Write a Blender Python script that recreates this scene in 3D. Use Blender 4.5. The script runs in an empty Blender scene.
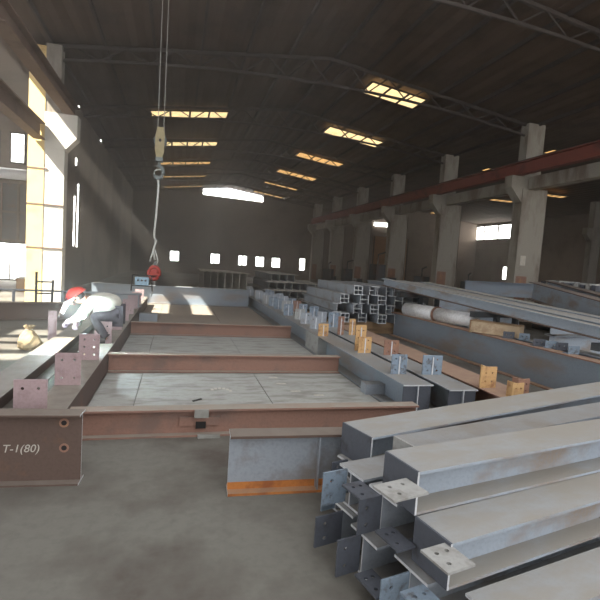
import bpy, math, random
from mathutils import Vector, Matrix
random.seed(7)
SC = bpy.context.scene
COL = SC.collection
# ------------------------------------------------------------------ camera
F = 460.0; H = 1.8
yaw = math.atan(125/F); roll = 0.067; pitch = math.atan(36/F)
fwd = Vector((math.sin(yaw)*math.cos(pitch), math.cos(yaw)*math.cos(pitch), -math.sin(pitch)))
_r0 = Vector((math.cos(yaw), -math.sin(yaw), 0)); _u0 = _r0.cross(fwd)
CR = _r0*math.cos(roll)+_u0*math.sin(roll); CU = -_r0*math.sin(roll)+_u0*math.cos(roll)
cam = bpy.data.cameras.new('camera'); camo = bpy.data.objects.new('camera', cam); COL.objects.link(camo)
m = Matrix((CR, CU, -fwd)).transposed().to_4x4(); m.translation = Vector((0, 0, H)); camo.matrix_world = m
cam.sensor_width = 36; cam.lens = 36*F/600; cam.clip_end = 500; cam.clip_start = 0.05
SC.camera = camo
# ------------------------------------------------------------------ light and exposure
SC.view_settings.view_transform = 'Standard'; SC.view_settings.look = 'None'
SC.view_settings.gamma = 1; SC.view_settings.use_curve_mapping = False
SC.view_settings.exposure = 0.42
W = bpy.data.worlds.new('sky'); SC.world = W; W.use_nodes = True
bg = W.node_tree.nodes['Background']; bg.inputs[0].default_value = (0.97, 0.97, 1.0, 1); bg.inputs[1].default_value = 1.6
SUNDIR = Vector((-0.60, -0.35, 0.72)).normalized()
sd = bpy.data.lights.new('sun', 'SUN'); sd.energy = 20.0; sd.angle = math.radians(0.6); sd.color = (1, 0.93, 0.80)
so = bpy.data.objects.new('sun', sd); COL.objects.link(so); so.location = (-20, -10, 25)
so.rotation_euler = SUNDIR.to_track_quat('Z', 'Y').to_euler()

def at(x, y, X=None, Y=None, z=None, D=None):
    """world point seen at a photo pixel, on a plane X=, Y=, z= or at depth D"""
    d = fwd + CR*((x-300)/F) - CU*((y-300)/F)
    if D is not None: t = D
    elif z is not None: t = (z-H)/d.z
    elif Y is not None: t = Y/d.y
    else: t = X/d.x
    return Vector((0, 0, H)) + d*t

# ------------------------------------------------------------------ materials
def srgb(r, g, b):
    f = lambda c: (c/255/12.92) if c/255 <= 0.04045 else ((c/255+0.055)/1.055)**2.4
    return (f(r), f(g), f(b), 1)
def newmat(name):
    mt = bpy.data.materials.new(name); mt.use_nodes = True
    nt = mt.node_tree; return mt, nt, nt.nodes['Principled BSDF']
def mixc(nt, fac, a, b):
    n = nt.nodes.new('ShaderNodeMix'); n.data_type = 'RGBA'
    for s, v in ((n.inputs[0], fac), (n.inputs[6], a), (n.inputs[7], b)):
        if hasattr(v, 'is_output') or isinstance(v, bpy.types.NodeSocket): nt.links.new(v, s)
        else: s.default_value = v
    return n.outputs[2]
def noise(nt, scale, detail=4, stretch=(1, 1, 1), rough=0.6):
    tc = nt.nodes.new('ShaderNodeTexCoord'); mp = nt.nodes.new('ShaderNodeMapping'); mp.inputs[3].default_value = stretch
    nt.links.new(tc.outputs['Object'], mp.inputs[0])
    n = nt.nodes.new('ShaderNodeTexNoise'); n.inputs['Scale'].default_value = scale; n.inputs['Detail'].default_value = detail
    n.inputs['Roughness'].default_value = rough
    nt.links.new(mp.outputs[0], n.inputs[0]); return n.outputs[0]
def ramp(nt, src, lo, hi, a=0.0, b=1.0):
    n = nt.nodes.new('ShaderNodeMapRange'); n.inputs[1].default_value = lo; n.inputs[2].default_value = hi
    n.inputs[3].default_value = a; n.inputs[4].default_value = b
    nt.links.new(src, n.inputs[0]); return n.outputs[0]
def mul(nt, a, b):
    n = nt.nodes.new('ShaderNodeMath'); n.operation = 'MULTIPLY'
    for i, v in enumerate((a, b)):
        if isinstance(v, bpy.types.NodeSocket): nt.links.new(v, n.inputs[i])
        else: n.inputs[i].default_value = v
    return n.outputs[0]
def surf(name, base, second=None, amt=0.5, scale=3, dust=None, dustamt=0.0, rough=0.7, metal=0.0, stretch=(1, 1, 1), bump=0.15, fine=40):
    """weathered surface: base colour, blotches of a second colour, settled dust on faces that look up"""
    mt, nt, bs = newmat(name)
    second = second or tuple(c*0.7 for c in base[:3])+(1,)
    lo = 0.72-0.5*amt
    f = ramp(nt, noise(nt, scale, 6, stretch), lo, lo+0.16)
    c = mixc(nt, f, base, second)
    fn = noise(nt, fine, 3)
    dk = tuple(v*0.72 for v in base[:3])+(1,)
    c = mixc(nt, ramp(nt, fn, 0.45, 0.75, 0, 0.5), c, dk)
    if dust:
        g = nt.nodes.new('ShaderNodeNewGeometry'); sx = nt.nodes.new('ShaderNodeSeparateXYZ')
        nt.links.new(g.outputs['True Normal'], sx.inputs[0])
        up = ramp(nt, sx.outputs[2], 0.4, 0.8)
        dn = ramp(nt, noise(nt, 6, 5, stretch), 0.25, 0.6, 0.55, 1.0)
        c = mixc(nt, mul(nt, mul(nt, up, dn), dustamt), c, dust)
    nt.links.new(c, bs.inputs['Base Color'])
    bs.inputs['Roughness'].default_value = rough; bs.inputs['Metallic'].default_value = metal
    if bump:
        b = nt.nodes.new('ShaderNodeBump'); b.inputs['Strength'].default_value = bump; b.inputs['Distance'].default_value = 0.01
        nt.links.new(fn, b.inputs['Height']); nt.links.new(b.outputs[0], bs.inputs['Normal'])
    return mt
def flat(name, col, rough=0.6, metal=0.0):
    mt, nt, bs = newmat(name); bs.inputs['Roughness'].default_value = rough; bs.inputs['Metallic'].default_value = metal
    c = mixc(nt, ramp(nt, noise(nt, 18, 4), 0.35, 0.7), col, tuple(v*0.75 for v in col[:3])+(1,))
    nt.links.new(c, bs.inputs['Base Color']); return mt
def glow(name, col, s):
    mt = bpy.data.materials.new(name); mt.use_nodes = True; nt = mt.node_tree; nt.nodes.clear()
    e = nt.nodes.new('ShaderNodeEmission'); o = nt.nodes.new('ShaderNodeOutputMaterial')
    tc = nt.nodes.new('ShaderNodeTexCoord'); n = nt.nodes.new('ShaderNodeTexNoise'); n.inputs['Scale'].default_value = 2.0
    nt.links.new(tc.outputs['Object'], n.inputs[0])
    e.inputs[0].default_value = col; nt.links.new(ramp(nt, n.outputs[0], 0.3, 0.7, s*0.75, s*1.15), e.inputs[1]); nt.links.new(e.outputs[0], o.inputs[0]); return mt
DUST = srgb(142, 137, 128)
M = {}
M['floor'] = surf('workshop concrete floor', srgb(112, 110, 102), srgb(84, 77, 70), 0.55, 0.7, rough=0.9, bump=0.3, fine=14)
M['bed_plate'] = surf('grey bed plate', srgb(162, 162, 156), srgb(132, 130, 122), 0.5, 2.0, rough=0.85, bump=0.2, fine=20, stretch=(1, 3, 1))
M['bed_rust'] = surf('brown rusted bed rail', srgb(150, 116, 101), srgb(128, 106, 96), 0.45, 2.2, dust=srgb(150, 144, 132), dustamt=0.9, rough=0.85)
M['grey_steel'] = surf('blue grey mill steel', srgb(154, 161, 168), srgb(132, 126, 120), 0.42, 2.5, dust=DUST, dustamt=0.75, rough=0.6, metal=0.15)
M['blue_steel'] = surf('slate blue steel web', srgb(138, 148, 158), srgb(138, 128, 120), 0.42, 1.6, dust=DUST, dustamt=0.8, rough=0.6, metal=0.15, stretch=(0.4, 1, 1))
M['dusty_steel'] = surf('dusty steel', srgb(158, 168, 178), srgb(146, 136, 126), 0.45, 2.5, dust=srgb(147, 143, 134), dustamt=1.0, rough=0.75, stretch=(0.5, 1, 1))
M['dark_steel'] = surf('dark primed girder steel', srgb(92, 78, 72), srgb(110, 84, 70), 0.35, 2.5, dust=srgb(140, 134, 124), dustamt=0.85, rough=0.8)
M['front_steel'] = surf('brown girder web', srgb(96, 79, 70), srgb(114, 84, 64), 0.35, 2.0, dust=srgb(130, 122, 112), dustamt=0.7, rough=0.85)
M['rust_edge'] = surf('orange rust', srgb(186, 120, 62), srgb(150, 92, 56), 0.45, 5, dust=srgb(160, 140, 116), dustamt=0.6, rough=0.9)
M['rust_brown'] = surf('rusty brown steel', srgb(142, 108, 92), srgb(172, 132, 94), 0.4, 6, dust=srgb(160, 140, 120), dustamt=0.6, rough=0.9)
M['rust_yellow'] = surf('yellow rusted plate', srgb(200, 162, 112), srgb(154, 112, 80), 0.42, 9, rough=0.9)
M['pink_plate'] = surf('pinkish grey primed plate', srgb(172, 150, 150), srgb(146, 124, 124), 0.4, 7, rough=0.8)
M['blue_plate'] = surf('blue grey clip plate', srgb(128, 144, 158), srgb(90, 90, 92), 0.45, 14, rough=0.6)
M['pale_plate'] = surf('pale dusty plate', srgb(160, 160, 156), srgb(134, 132, 126), 0.4, 8, rough=0.8)
M['far_pale'] = surf('light-lifted grey steel', srgb(214, 208, 196), srgb(186, 178, 166), 0.4, 3, rough=0.8)  # raised tone stands in for light missing at the far stacks
M['dark_plate'] = surf('dark mill scale plate', srgb(84, 88, 96), srgb(66, 66, 70), 0.4, 8, rough=0.6)
M['cut'] = flat('bright cut metal', srgb(226, 228, 230), 0.45, 0.2)
M['concrete'] = surf('column concrete', srgb(158, 152, 140), srgb(118, 106, 94), 0.45, 1.4, rough=0.9, fine=25, stretch=(1, 1, 0.3))
M['pale_concrete'] = surf('glare-toned concrete', srgb(232, 226, 212), srgb(200, 190, 172), 0.35, 1.6, rough=0.9)  # sun glare on the left column put into its colour
M['yellow_paint'] = surf('yellow painted steel', srgb(240, 212, 146), srgb(214, 180, 118), 0.35, 2, rough=0.7)
M['red_steel'] = surf('red oxide crane girder', srgb(132, 74, 62), srgb(100, 60, 52), 0.4, 1.5, rough=0.8)
M['brown_steel'] = surf('brown painted crane girder', srgb(120, 98, 84), srgb(96, 76, 66), 0.4, 1.5, rough=0.8)
M['roof'] = surf('brown roof sheeting', srgb(84, 68, 56), srgb(62, 51, 42), 0.45, 0.6, rough=0.9, bump=0.1)
M['truss'] = surf('dark roof steel', srgb(66, 58, 54), srgb(50, 44, 42), 0.4, 1, rough=0.9)
M['wall'] = surf('grimy wall sheeting', srgb(112, 98, 86), srgb(84, 72, 62), 0.45, 0.5, rough=0.95, fine=8)
M['left_sheet'] = surf('haze-paled grimy wall sheeting', srgb(156, 142, 126), srgb(128, 116, 104), 0.45, 0.5, rough=0.95, fine=8)  # tone paled so the haze over this wall sits in its colour
M['tan_wall'] = surf('tan board wall', srgb(150, 112, 78), srgb(120, 90, 66), 0.4, 1, rough=0.9)
M['brick'] = surf('pale wall', srgb(150, 140, 128), srgb(120, 112, 102), 0.4, 0.6, rough=0.95)
M['black'] = flat('near black', srgb(44, 40, 38), 0.9)  # even near-black for the socket, the offcut and the bolt hole discs
M['sky_yellow'] = glow('yellowed skylight sheet in daylight', (1.0, 0.72, 0.34, 1), 1.35)
M['sky_amber'] = glow('amber skylight sheet in daylight', (1.0, 0.56, 0.20, 1), 0.85)
M['daylit'] = glow('daylit pane', (1.0, 0.97, 0.90, 1), 8)
M['cable'] = flat('steel wire rope', srgb(190, 188, 180), 0.5, 0.3)
M['sling'] = flat('white sling', srgb(226, 226, 216), 0.8)
M['hook_yellow'] = flat('worn yellow hook paint', srgb(176, 160, 120), 0.6)
M['hook_grey'] = flat('grey forged hook', srgb(128, 134, 132), 0.45, 0.4)
M['red'] = flat('worn red paint', srgb(196, 72, 60), 0.5)
M['helmet'] = flat('red plastic', srgb(214, 58, 48), 0.35)
M['box_blue'] = flat('pale blue cover', srgb(170, 200, 216), 0.5)
M['skin'] = flat('skin', srgb(190, 140, 112), 0.6)
M['hair'] = flat('black hair', srgb(30, 26, 24), 0.8)
M['jacket'] = flat('pale canvas jacket', srgb(202, 198, 184), 0.9)
M['trousers'] = flat('dark work trousers', srgb(74, 68, 74), 0.9)
M['glove'] = flat('lilac grey glove', srgb(176, 166, 186), 0.9)
M['boot'] = flat('dark boot', srgb(50, 44, 42), 0.7)
M['mask'] = flat('white welding mask', srgb(224, 228, 228), 0.4)
M['arc'] = glow('welding arc', (0.75, 0.95, 1.0, 1), 60)
M['sack'] = surf('tan sack', srgb(176, 156, 122), srgb(130, 112, 90), 0.45, 7, rough=0.95)
M['chalk'] = flat('chalk', srgb(196, 190, 178), 0.95)
M['alu'] = flat('bright bare steel sheet', srgb(240, 240, 240), 0.5, 0.2)
M['tan_plate'] = surf('pale tan primed plate', srgb(186, 166, 138), srgb(160, 134, 108), 0.4, 5, rough=0.9)
M['wood'] = surf('timber', srgb(150, 124, 94), srgb(110, 88, 68), 0.4, 4, rough=0.9, stretch=(0.3, 2, 2))
M['machine'] = surf('dark machinery', srgb(74, 78, 80), srgb(92, 70, 56), 0.4, 2, rough=0.7)
M['sign'] = flat('off white tag', srgb(210, 204, 190), 0.8)

# ------------------------------------------------------------------ mesh helpers
class MB:
    def __init__(s): s.v = []; s.f = []; s.mi = []
    def poly(s, pts, faces, mi=0, T=None):
        o = len(s.v)
        for p in pts:
            p = Vector(p); s.v.append(T @ p if T else p)
        for f in faces: s.f.append([o+i for i in f]); s.mi.append(mi)
        return s
    def box(s, x0, x1, y0, y1, z0, z1, mi=0, T=None, ends=None):
        P = [(x0,y0,z0),(x1,y0,z0),(x1,y1,z0),(x0,y1,z0),(x0,y0,z1),(x1,y0,z1),(x1,y1,z1),(x0,y1,z1)]
        Fs = [(3,2,1,0),(4,5,6,7),(0,1,5,4),(2,3,7,6)]; s.poly(P, Fs, mi, T)
        o = len(s.v)-8; e = mi if ends is None else ends
        for f in ((1,2,6,5),(3,0,4,7)): s.f.append([o+i for i in f]); s.mi.append(e)
        return s
    def prism(s, pts2, a0, a1, axis='y', mi=0, T=None):
        """outline in two axes, pushed along the third"""
        def P(u, v, w): return {'y': (u, w, v), 'x': (w, u, v), 'z': (u, v, w)}[axis]
        n = len(pts2); v = [P(u, w, a0) for u, w in pts2]+[P(u, w, a1) for u, w in pts2]
        fs = [tuple(range(n)), tuple(range(2*n-1, n-1, -1))]+[(i, i+n, (i+1) % n+n, (i+1) % n) for i in range(n)]
        return s.poly(v, fs, mi, T)
    def tube(s, pts, r, n=8, mi=0, rs=None):
        pts = [Vector(p) for p in pts]; o = len(s.v); up = Vector((0.13, 0.21, 0.97))
        for i, p in enumerate(pts):
            t = (pts[min(i+1, len(pts)-1)]-pts[max(i-1, 0)]).normalized()
            a = t.cross(up if abs(t.dot(up)) < 0.95 else Vector((1, 0, 0))).normalized(); b = t.cross(a)
            rr = rs[i] if rs else r
            for k in range(n):
                th = 2*math.pi*k/n; s.v.append(p+a*rr*math.cos(th)+b*rr*math.sin(th))
        for i in range(len(pts)-1):
            for k in range(n):
                s.f.append([o+i*n+k, o+i*n+(k+1) % n, o+(i+1)*n+(k+1) % n, o+(i+1)*n+k]); s.mi.append(mi)
        s.f.append([o+k for k in range(n)][::-1]); s.mi.append(mi)
        s.f.append([o+(len(pts)-1)*n+k for k in range(n)]); s.mi.append(mi)
        return s
    def plate(s, w, h, t, holes, r=0.012, T=None, mi=0, n=12):
        """plate w x h in its local x/z, thickness t along y, with real round holes at (x,z)"""
        c = r*1.7
        xs = sorted(set([0, w]+[v for hx, hz in holes for v in (hx-c, hx+c)])); zs = sorted(set([0, h]+[v for hx, hz in holes for v in (hz-c, hz+c)]))
        for side, y in ((0, 0.0), (1, t)):
            for i in range(len(xs)-1):
                for j in range(len(zs)-1):
                    a, b, c0, d = xs[i], xs[i+1], zs[j], zs[j+1]
                    hit = [q for q in holes if a < q[0] < b and c0 < q[1] < d]
                    if not hit:
                        q = [(a,y,c0),(b,y,c0),(b,y,d),(a,y,d)]; s.poly(q, [(0,1,2,3) if side == 0 else (3,2,1,0)], mi, T)
                    else:
                        hx, hz = hit[0]; out = []; inn = []
                        for k in range(n):
                            th = 2*math.pi*(k+0.5)/n; cx, cz = math.cos(th), math.sin(th); mx = max(abs(cx), abs(cz))
                            inn.append((hx+r*cx, y, hz+r*cz))
                            ex = hx+cx/mx*((b-a)/2); ez = hz+cz/mx*((d-c0)/2); out.append((ex, y, ez))
                        fs = [(k, (k+1) % n, n+(k+1) % n, n+k) for k in range(n)]
                        cor = [(b,y,d),(a,y,d),(a,y,c0),(b,y,c0)]
                        s.poly(out+inn, fs if side else [f[::-1] for f in fs], mi, T)
                        for k in range(4):
                            k0 = k*n//4+n//8; o0, o1 = out[k0 % n], out[(k0+1) % n]
                            q0 = [o for o in out if abs(o[0]-cor[k][0]) < 1e-6]; q1 = [o for o in out if abs(o[2]-cor[k][2]) < 1e-6]
                            if q0 and q1:
                                e0 = min(q0, key=lambda o: abs(o[2]-cor[k][2])); e1 = min(q1, key=lambda o: abs(o[0]-cor[k][0]))
                                if e0 != e1: s.poly([e0, cor[k], e1], [(0, 1, 2)], mi, T)
        for hx, hz in holes:
            ring = [(hx+r*math.cos(2*math.pi*(k+.5)/n), y, hz+r*math.sin(2*math.pi*(k+.5)/n)) for y in (0, t) for k in range(n)]
            s.poly(ring, [(k, n+k, n+(k+1) % n, (k+1) % n) for k in range(n)], mi, T)
        s.poly([(0,0,0),(w,0,0),(w,t,0),(0,t,0)], [(0,3,2,1)], mi, T); s.poly([(0,0,h),(w,0,h),(w,t,h),(0,t,h)], [(0,1,2,3)], mi, T)
        s.poly([(0,0,0),(0,t,0),(0,t,h),(0,0,h)], [(0,3,2,1)], mi, T); s.poly([(w,0,0),(w,t,0),(w,t,h),(w,0,h)], [(0,1,2,3)], mi, T)
        return s
    def build(s, name, mats, parent=None, smooth=False):
        me = bpy.data.meshes.new(name); me.from_pydata([tuple(v) for v in s.v], [], s.f); me.update()
        for mt in (mats if isinstance(mats, (list, tuple)) else [mats]): me.materials.append(mt)
        for p, k in zip(me.polygons, s.mi): p.material_index = k; p.use_smooth = smooth
        o = bpy.data.objects.new(name, me); COL.objects.link(o)
        if parent: o.parent = parent
        return o
def tag(o, label=None, cat=None, group=None, kind=None):
    if label: o['label'] = label
    if cat: o['category'] = cat
    if group: o['group'] = group
    if kind: o['kind'] = kind
    return o
def thing(name, label, cat, loc=(0, 0, 0), rot=(0, 0, 0), group=None):
    o = bpy.data.objects.new(name, None); COL.objects.link(o); o.location = loc; o.rotation_euler = rot
    o.empty_display_size = 0.1
    return tag(o, label, cat, group)
def TR(x=0, y=0, z=0, rx=0, ry=0, rz=0):
    return Matrix.Translation((x, y, z)) @ Matrix.Rotation(rz, 4, 'Z') @ Matrix.Rotation(ry, 4, 'Y') @ Matrix.Rotation(rx, 4, 'X')
def copy_thing(src, loc=None, rot=None, label=None, group=None):
    r = src.copy(); COL.objects.link(r)
    if loc is not None: r.location = loc
    if rot is not None: r.rotation_euler = rot
    if label: r['label'] = label
    if group: r['group'] = group
    for ch in list(src.children):
        c = ch.copy(); COL.objects.link(c); c.parent = r
        for g in list(ch.children):
            d = g.copy(); COL.objects.link(d); d.parent = c
    return r
def beam(name, label, p0, p1, h, b, mats, group=None, cat='steel beam', tw=0.010, tf=0.014, spin=0, flange_mat=None):
    """rolled or welded I-section from p0 to p1 (points on its underside centre line); parts web and two flanges.
    local x runs along the beam, z is up."""
    p0, p1 = Vector(p0), Vector(p1); d = p1-p0; L = d.length
    rz = math.atan2(d.y, d.x); ry = -math.asin(max(-1, min(1, d.z/L)))
    t = thing(name, label, cat, p0, (0, ry, rz), group)
    fm = flange_mat or mats
    S = Matrix.Translation((0, 0, h/2)) @ Matrix.Rotation(spin, 4, 'X') @ Matrix.Translation((0, 0, -h/2)) if spin else None
    w = MB().box(0, L, -tw/2, tw/2, tf, h-tf, 0, S, 1).build('web', [mats, M['cut']], t)
    a = MB().box(0, L, -b/2, b/2, h-tf, h, 0, S, 1).build('top_flange', [fm, M['cut']], t)
    c = MB().box(0, L, -b/2, b/2, 0, tf, 0, S, 1).build('bottom_flange', [fm, M['cut']], t)
    t['L'] = L
    return t
def isect(mb, L, h, b, tw, tf, T=None):
    mb.box(0, L, -tw/2, tw/2, tf, h-tf, 0, T, 1); mb.box(0, L, -b/2, b/2, h-tf, h, 0, T, 1); mb.box(0, L, -b/2, b/2, 0, tf, 0, T, 1)
    return mb

# ------------------------------------------------------------------ setting
XR = 14.0; XL = -4.2; YF = 50.0; RX = 5.0; RZ = 9.35
def roofz(x): return RZ - 0.13*abs(x-RX)
tag(MB().box(-24, 36, -14, 52, -0.3, 0).build('floor', M['floor']), 'grey dusty concrete workshop floor', kind='structure')
# main roof: profiled sheets, with an unseen gap left to light the bed
mb = MB()
n = 64
def sheet(mb, xa, xb, ya, yb, zf, pitch=0.5, th=0.04):
    k = int((xb-xa)/pitch)*2
    xs = [xa+(xb-xa)*i/k for i in range(k+1)]
    pts = []; fs = []
    for i, x in enumerate(xs):
        z = zf(x)+(0.05 if i % 2 else 0)
        pts += [(x, ya, z), (x, yb, z), (x, ya, z+th), (x, yb, z+th)]
    for i in range(k):
        a = i*4; b = a+4
        fs += [(a, a+1, b+1, b), (a+2, b+2, b+3, a+3), (a, b, b+2, a+2), (a+1, a+3, b+3, b+1)]
    fs += [(0, 2, 3, 1), (k*4, k*4+1, k*4+3, k*4+2)]
    mb.poly(pts, fs)
sheet(mb, XL-1.3, 15.0, 9.6, 50.2, roofz)
sheet(mb, XL-1.3, -3.5, 4.0, 9.6, roofz)
sheet(mb, 7.0, 15.0, 4.0, 9.6, roofz)
sheet(mb, -3.5, 7.0, 4.0, 5.0, roofz)
tag(mb.build('ceiling', M['roof']), 'dark brown sheet roof over the main bay', kind='structure')
mb = MB()
sheet(mb, 15.0, 36, -2, 50.2, lambda x: 8.05+0.10*(10.5-abs(x-25.5)))
tag(mb.build('ceiling', M['roof']), 'dark sheet roof over the right-hand bay', kind='structure')
# left aisle roof with made-up openings, shaped to throw sun patches
mb = MB()
AZ = 8.2
openings = [(-13.2, -5.6, 10.6, 15.8), (-12.6, -9.0, 4.0, 7.0), (-8.6, -7.75, 3.2, 4.6)]
xs = sorted(set([-24, XL-1.3]+[v for o in openings for v in o[:2]])); ys = sorted(set([-14, 50.2]+[v for o in openings for v in o[2:]]))
for i in range(len(xs)-1):
    for j in range(len(ys)-1):
        cx, cy = (xs[i]+xs[i+1])/2, (ys[j]+ys[j+1])/2
        if not any(o[0] < cx < o[1] and o[2] < cy < o[3] for o in openings):
            mb.box(xs[i], xs[i+1], ys[j], ys[j+1], AZ, AZ+0.08)
# a few added battens crossing the openings break the light into patches
for (a, b, c, d) in openings[1:2]:
    for k in range(1, 4):
        y = c+(d-c)*k/4; mb.box(a, b, y-0.10-0.1*(k % 2), y+0.10, AZ-0.1, AZ)
    for k in range(1, 3):
        x = a+(b-a)*k/3; mb.box(x-0.16, x+0.16, c, d, AZ-0.1, AZ)
tag(mb.build('ceiling', M['roof']), 'aisle roof with openings shaped for sunlight left of the main bay', kind='structure')
tag(MB().box(-5.7, -5.5, -14, 50, AZ+0.08, 24).build('wall_left', M['brick']), 'tall added sun-blocking pale wall above the left aisle', kind='structure')  # unseen wall, added only to keep direct sun off the foreground
# far wall
mb = MB()
VX = (2.3, 8.7)
mb.box(-5.5, 15, YF, YF+0.25, 0, 8.0)
mb.box(-24, -5.5, YF, YF+0.25, 0, 8.2); mb.box(15, 36, YF, YF+0.25, 0, 9.2)
mb.box(-5.5, VX[0], YF, YF+0.25, 8.0, 9.4); mb.box(VX[1], 15, YF, YF+0.25, 8.0, 9.4)
mb.box(VX[0], VX[1], YF, YF+0.25, 8.0, 8.35)
for k in range(40): mb.box(-5.3+k*0.5, -5.2+k*0.5, YF-0.04, YF, 0, 8.0)
tag(mb.build('wall_back', M['wall']), 'dark far end wall of the hall', kind='structure')
tag(MB().prism([(VX[0], 8.36), (VX[1], 8.2), (VX[1], 8.78), (5.1, 9.25), (VX[0], 8.95)], YF-0.06, YF-0.02).build('window_1', M['daylit']), 'bright arched clerestory strip under the ridge of the far wall', kind='structure')
def win(n, x0, x1, z0, z1, y, label, bars=1):
    f = MB()
    for a, b, c, d in ((x0-.08, x1+.08, z0-.08, z0), (x0-.08, x1+.08, z1, z1+.08), (x0-.08, x0, z0, z1), (x1, x1+.08, z0, z1)): f.box(a, b, y-.07, y, c, d)
    for k in range(bars):
        x = x0+(x1-x0)*(k+1)/(bars+1); f.box(x-.03, x+.03, y-.07, y, z0, z1)
    o = f.build('window_%d' % n, M['truss']); tag(o, label, kind='structure')
    MB().box(x0, x1, y-.04, y-.01, z0, z1).build('pane', M['daylit'], o)
wn = 2
for x0, x1, lab in ((-0.75, 0.15, 'leftmost'), (3.45, 4.35, 'second'), (6.4, 7.3, 'third'), (8.25, 9.15, 'fourth'), (10.1, 10.95, 'fifth')):
    win(wn, x0, x1, 1.25, 2.25, YF, 'small bright square window low in the far wall, %s from the left' % lab, 1 if wn in (3, 4) else 0); wn += 1
for px, lab in ((302, 'left of the pair behind the far right columns'), (320, 'right of the pair behind the far right columns')):
    p = at(px, 264, Y=YF); win(wn, p.x-.3, p.x+.3, 1.1, 2.4, YF, 'narrow bright window slot, '+lab, 0); wn += 1
# right-hand outer wall with its band of windows
mb = MB().box(35.8, 36, -2, 50, 0, 8.1)
tag(mb.build('wall_right', M['wall']), 'dark outer wall of the right-hand bay', kind='structure')
def win_r(n, pa, pb, label, X=35.7, bars=2):
    a = at(pa[0], pa[1], X=X); b = at(pb[0], pb[1], X=X)
    y0, y1 = sorted((a.y, b.y)); z0, z1 = sorted((a.z, b.z))
    f = MB()
    for k in range(bars+2):
        y = y0+(y1-y0)*k/(bars+1); f.box(X-.08, X+.08, y-.1, y+.1, z0, z1)
    f.box(X-.08, X+.08, y0, y1, z0-.1, z0); f.box(X-.08, X+.08, y0, y1, z1, z1+.1)
    o = f.build('window_%d' % n, M['truss']); tag(o, label, kind='structure')
    MB().box(X-.03, X+.06, y0, y1, z0, z1).build('pane', M['daylit'], o)
win_r(wn, (461, 229), (513, 238), 'long bright window band in the right-hand outer wall beside the nearest column', bars=3); wn += 1
win_r(wn, (429, 229.5), (438, 232.5), 'short bright window in the right-hand outer wall beyond the second column', bars=0); wn += 1
win_r(wn, (503, 267), (513, 280), 'bright low doorway light left of the nearest right column', X=30, bars=0); wn += 1
def win_f(n, x0, y0, x1, y1, label, Y=49.8, bars=0):
    a = at(x0, y0, Y=Y); b = at(x1, y1, Y=Y); z0, z1 = sorted((a.z, b.z)); win(n, a.x, b.x, z0, z1, Y, label, bars)
win_f(wn, 374, 222, 396, 228, 'bright upper window in the far wall between the second and third right columns', bars=1); wn += 1
win_f(wn, 350, 218, 356, 221, 'tiny bright upper window beyond the fourth right column'); wn += 1
win_f(wn, 479, 266, 490, 277, 'pale low window left of the nearest right column, near the ground'); wn += 1
# left inner wall beyond the lit column, and the cross wall of the aisle
mb = MB().box(-4.75, -4.6, 16.8, 50, 0, AZ+0.2)
for k in range(60): mb.box(-4.6, -4.55, 18.2+k*0.52, 18.82+k*0.52, 0, AZ)
tag(mb.build('wall_left', M['left_sheet']), 'hazy grey sheet wall behind the lit left column', kind='structure')
for i, (px, y0, y1, w) in enumerate(((78.5, 94, 107, .6), (77, 130, 142, .7), (101, 129, 141, .3), (76, 158, 165, .4), (77.5, 184, 247, .14), (74, 196, 246, .12))):
    ym = (y0+y1)/2; a = at(px, ym, X=-4.52); b = at(px+w, ym, X=-4.52); zz = (at(px, y0, Y=a.y).z, at(px, y1, Y=a.y).z)
    o = MB().box(-4.54, -4.50, a.y, b.y, min(zz), max(zz)).build('window_%d' % (wn+i), M['daylit'])
    tag(o, 'thin slit of daylight in the left sheet wall', kind='structure')
wn += 6
YC = 26.0
mb = MB()
mb.box(-24, -4.8, YC, YC+.2, 7.25, AZ)
for a, b in ((-24, -9.3), (-8.6, -8.05), (-7.5, -4.8)): mb.box(a, b, YC, YC+.2, 5.85, 7.25)
mb.box(-24, -4.8, YC, YC+.2, 5.0, 5.85)
mb.box(-24, -4.8, YC, YC+.2, 1.9, 5.0); mb.box(-24, -9.6, YC, YC+.2, 0, 1.9)
tag(mb.build('wall_left', M['wall']), 'grey cross wall closing the left aisle', kind='structure')
win(wn, -8.05, -7.5, 5.85, 7.2, YC-.01, 'tall bright upper window in the left aisle beside the lit column', 0); wn += 1
win(wn, -9.3, -8.6, 5.85, 7.2, YC-.01, 'tall bright upper window at the left edge of the picture', 0); wn += 1
win(wn, -9.6, -4.9, 0.1, 1.85, YC-.01, 'wide glaring low opening in the left aisle wall', 2); wn += 1
f = MB()
for x in (-9.2, -8.45, -7.7, -6.95): f.box(x-.05, x+.05, YC-.1, YC, 2.0, 4.9)
for z in (2.0, 3.4, 4.85): f.box(-9.3, -6.8, YC-.1, YC, z-.05, z+.05)
o = tag(f.build('window_%d' % wn, M['wall']), 'dark lattice window under the bright pipe in the left aisle', kind='structure')
MB().box(-9.3, -6.8, YC-.03, YC-.005, 2.0, 4.9).build('pane', M['machine'], o)
wn += 1
# back of the hall behind the camera
tag(MB().box(-24, 36, -14.2, -14, 0, 1.6).build('wall_front', M['brick']), 'low wall across the open yard end', kind='structure')

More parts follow.
